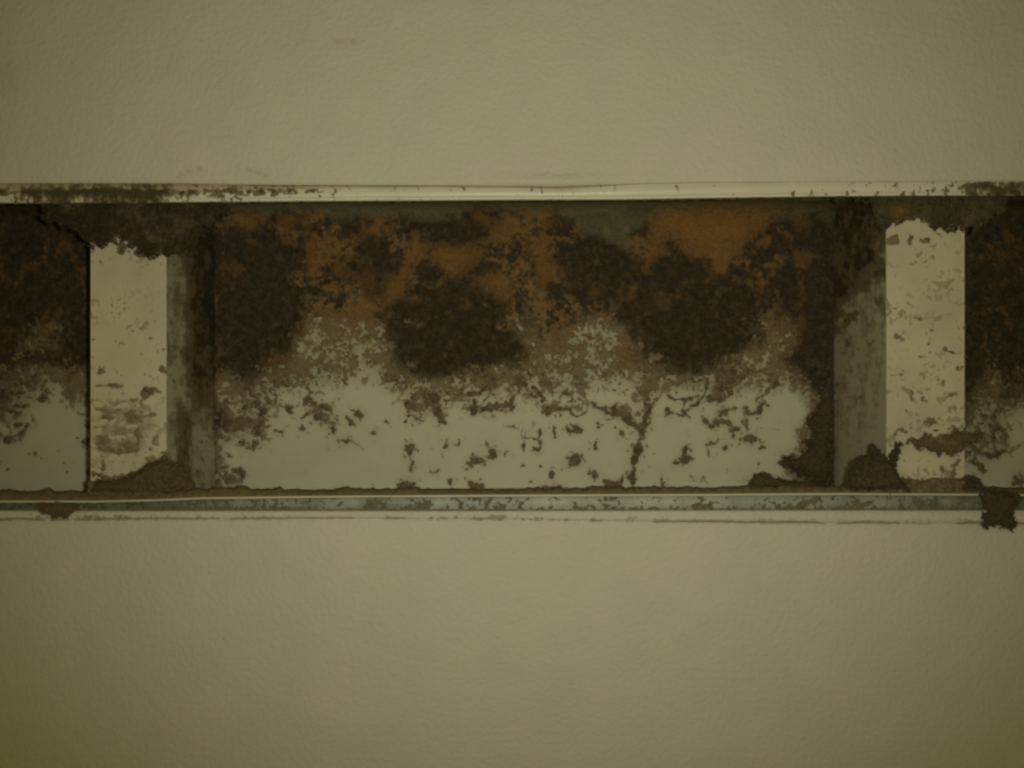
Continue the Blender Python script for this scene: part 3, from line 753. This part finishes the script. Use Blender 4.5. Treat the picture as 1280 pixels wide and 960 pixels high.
def clump(label, outline, Y, thick, mat, seed, rag=7.0, width=9.0):
    """a matted lump of lint: its fur front as a fine relief, closed by a flat back; outline in photo pixels at depth Y"""
    xs = [p[0] for p in outline]; ys = [p[1] for p in outline]
    gx = np.arange(min(xs) - 8, max(xs) + 8.1, .8); gy = np.arange(min(ys) - 8, max(ys) + 8.1, .8)
    px, py = np.meshgrid(gx, gy)
    sd = seg_dist(px, py, [tuple(map(float, p)) for p in outline])
    n1 = .6 * (fbm(px, py, 9, 4, seed, .8) - .5) + .6 * (fbm(px, py, 3.2, 2, seed + 3) - .5)
    n2 = ridge(px, py, 6, 3, seed + 7) - .6
    f = sd + rag * n1 + rag * .45 * n2
    inside = f > 0
    g0, g1 = np.gradient(f)
    mv = np.where(~inside, -f / (g0 * g0 + g1 * g1 + 1e-4), 0)
    qx = px + np.clip(mv * g1, -.9, .9) * .8; qy = py + np.clip(mv * g0, -.9, .9) * .8
    keep = inside[:-1, :-1] | inside[1:, :-1] | inside[:-1, 1:] | inside[1:, 1:]
    dome = np.clip(f / width, 0, 1) ** .75
    h = np.where(inside, dome * thick * (.35 + 1.1 * fbm(px, py, 14, 5, seed + 20, .8)) + .0005 * dome * (fbm(px, py, 3, 2, seed + 30) - .5), 0)
    A = px_world(qx, qy, Y); A[..., 1] -= h
    B = px_world(qx, qy, Y + .0002)
    i = np.arange(px.size).reshape(px.shape)
    q = quads(*px.shape)[keep.ravel()]
    edges = np.concatenate([q[:, [0, 1]], q[:, [1, 2]], q[:, [2, 3]], q[:, [3, 0]]])
    key = np.sort(edges, 1); _, idx, cnt = np.unique(key[:, 0].astype(np.int64) * px.size + key[:, 1], return_index=True, return_counts=True)
    rimq = edges[idx[cnt == 1]]
    n = px.size
    allq = np.concatenate([q, q[:, ::-1] + n, np.stack([rimq[:, 1], rimq[:, 0], rimq[:, 0] + n, rimq[:, 1] + n], -1)])
    V = np.concatenate([A.reshape(-1, 3), B.reshape(-1, 3)])
    # short loose fibres standing off the fringe and the fur
    rs = np.random.RandomState(seed)
    cand = np.unique(q.ravel()); rimv = np.unique(rimq.ravel())
    pick = np.concatenate([rs.choice(rimv, 420), rs.choice(cand, 420)])
    gxw = -np.stack([g1.ravel()[pick], 0 * pick, -g0.ravel()[pick]], -1); gxw /= np.linalg.norm(gxw, axis=1, keepdims=True) + 1e-6
    dirv = gxw + rs.uniform(-.8, .8, (len(pick), 3)) * [1, .6, 1] + np.array([0, -.35, 0])
    dirv /= np.linalg.norm(dirv, axis=1, keepdims=True)
    ln = rs.uniform(.0002, .0009, (len(pick), 1)); wd = rs.uniform(.00003, .00008, (len(pick), 1))
    sd_ = np.cross(dirv, [0, 1, 0]); sd_ /= np.linalg.norm(sd_, axis=1, keepdims=True) + 1e-6
    r0 = A.reshape(-1, 3)[pick] - dirv * .0002; tip = r0 + dirv * ln + sd_ * rs.uniform(-.4, .4, (len(pick), 1)) * ln
    fib = np.stack([r0 + sd_ * wd, r0 - sd_ * wd, tip - sd_ * wd * .3, tip + sd_ * wd * .3], 1).reshape(-1, 3)
    V = np.concatenate([V, fib]); allq = np.concatenate([allq, 2 * n + np.arange(len(fib)).reshape(-1, 4)])
    used, inv = np.unique(allq.ravel(), return_inverse=True)
    V = V[used]
    base = V[V[:, 2].argmin()].copy()
    o = mesh_obj('dust_clump', V - base, inv.reshape(-1, 4), mat, None, True)
    o.location = base
    o['label'] = label; o['category'] = 'dust clump'; o['group'] = 'dust clumps caught in the vent'
    return o

clump('brown heap of dust against the foot of the left divider',
      [(116, 615), (120, 600), (148, 599), (170, 590), (188, 577), (206, 572), (222, 578), (238, 592), (246, 612), (200, 617)], YF - .0004, .0045, M_clump, 7)
clump('tall dark spiky tuft of dust in the corner beside the right divider',
      [(1058, 613), (1060, 588), (1068, 574), (1084, 571), (1088, 556), (1096, 558), (1102, 570), (1110, 574), (1116, 558), (1126, 554), (1124, 566), (1116, 582), (1120, 594), (1132, 604), (1134, 613)], YF - .0004, .0042, M_dark, 17, rag=14)
clump('small rounded dust clump at the right lower corner of the right divider',
      [(1194, 613), (1198, 602), (1210, 595), (1222, 598), (1232, 610), (1230, 615)], YF - .0004, .003, M_dark, 27)
clump('ragged lump of dust hanging over the lower frame near the right edge',
      [(1226, 618), (1236, 612), (1262, 614), (1274, 622), (1266, 640), (1268, 655), (1264, 663), (1250, 658), (1232, 657), (1228, 646), (1234, 638)], -.0012, .003, M_dark, 37, rag=13)
clump('flat dark dust smear stuck on the lower frame near the left edge',
      [(46, 631), (70, 629), (98, 632), (92, 638), (84, 645), (66, 647), (54, 641)], -.0011, .0008, M_clump, 47, rag=11, width=6)
clump('low dust mound on the slot floor just left of the dark corner',
      [(936, 613), (938, 600), (946, 592), (958, 591), (968, 598), (990, 600), (1016, 606), (1020, 614)], .036, .005, M_clump, 57)
clump('wide flat mat of brown lint stuck across the right divider front',
      [(1136, 549), (1146, 551), (1156, 545), (1174, 548), (1192, 537), (1206, 541), (1226, 544), (1219, 553), (1208, 554), (1202, 565), (1184, 566), (1172, 569), (1162, 562), (1148, 561)], YF - .0005, .0009, M_clump, 67, rag=17, width=6)
clump('ragged dark dust climbing the lower right corner of the middle bay',
      [(1012, 612), (1010, 598), (994, 592), (974, 579), (976, 573), (998, 572), (1008, 562), (1006, 551), (1018, 548), (1020, 536), (1008, 530), (1012, 521), (1023, 516), (1028, 500), (1026, 486), (1034, 470), (1041, 466), (1041, 612)], YB - .0014, .0028, M_dark, 77, rag=15, width=12)
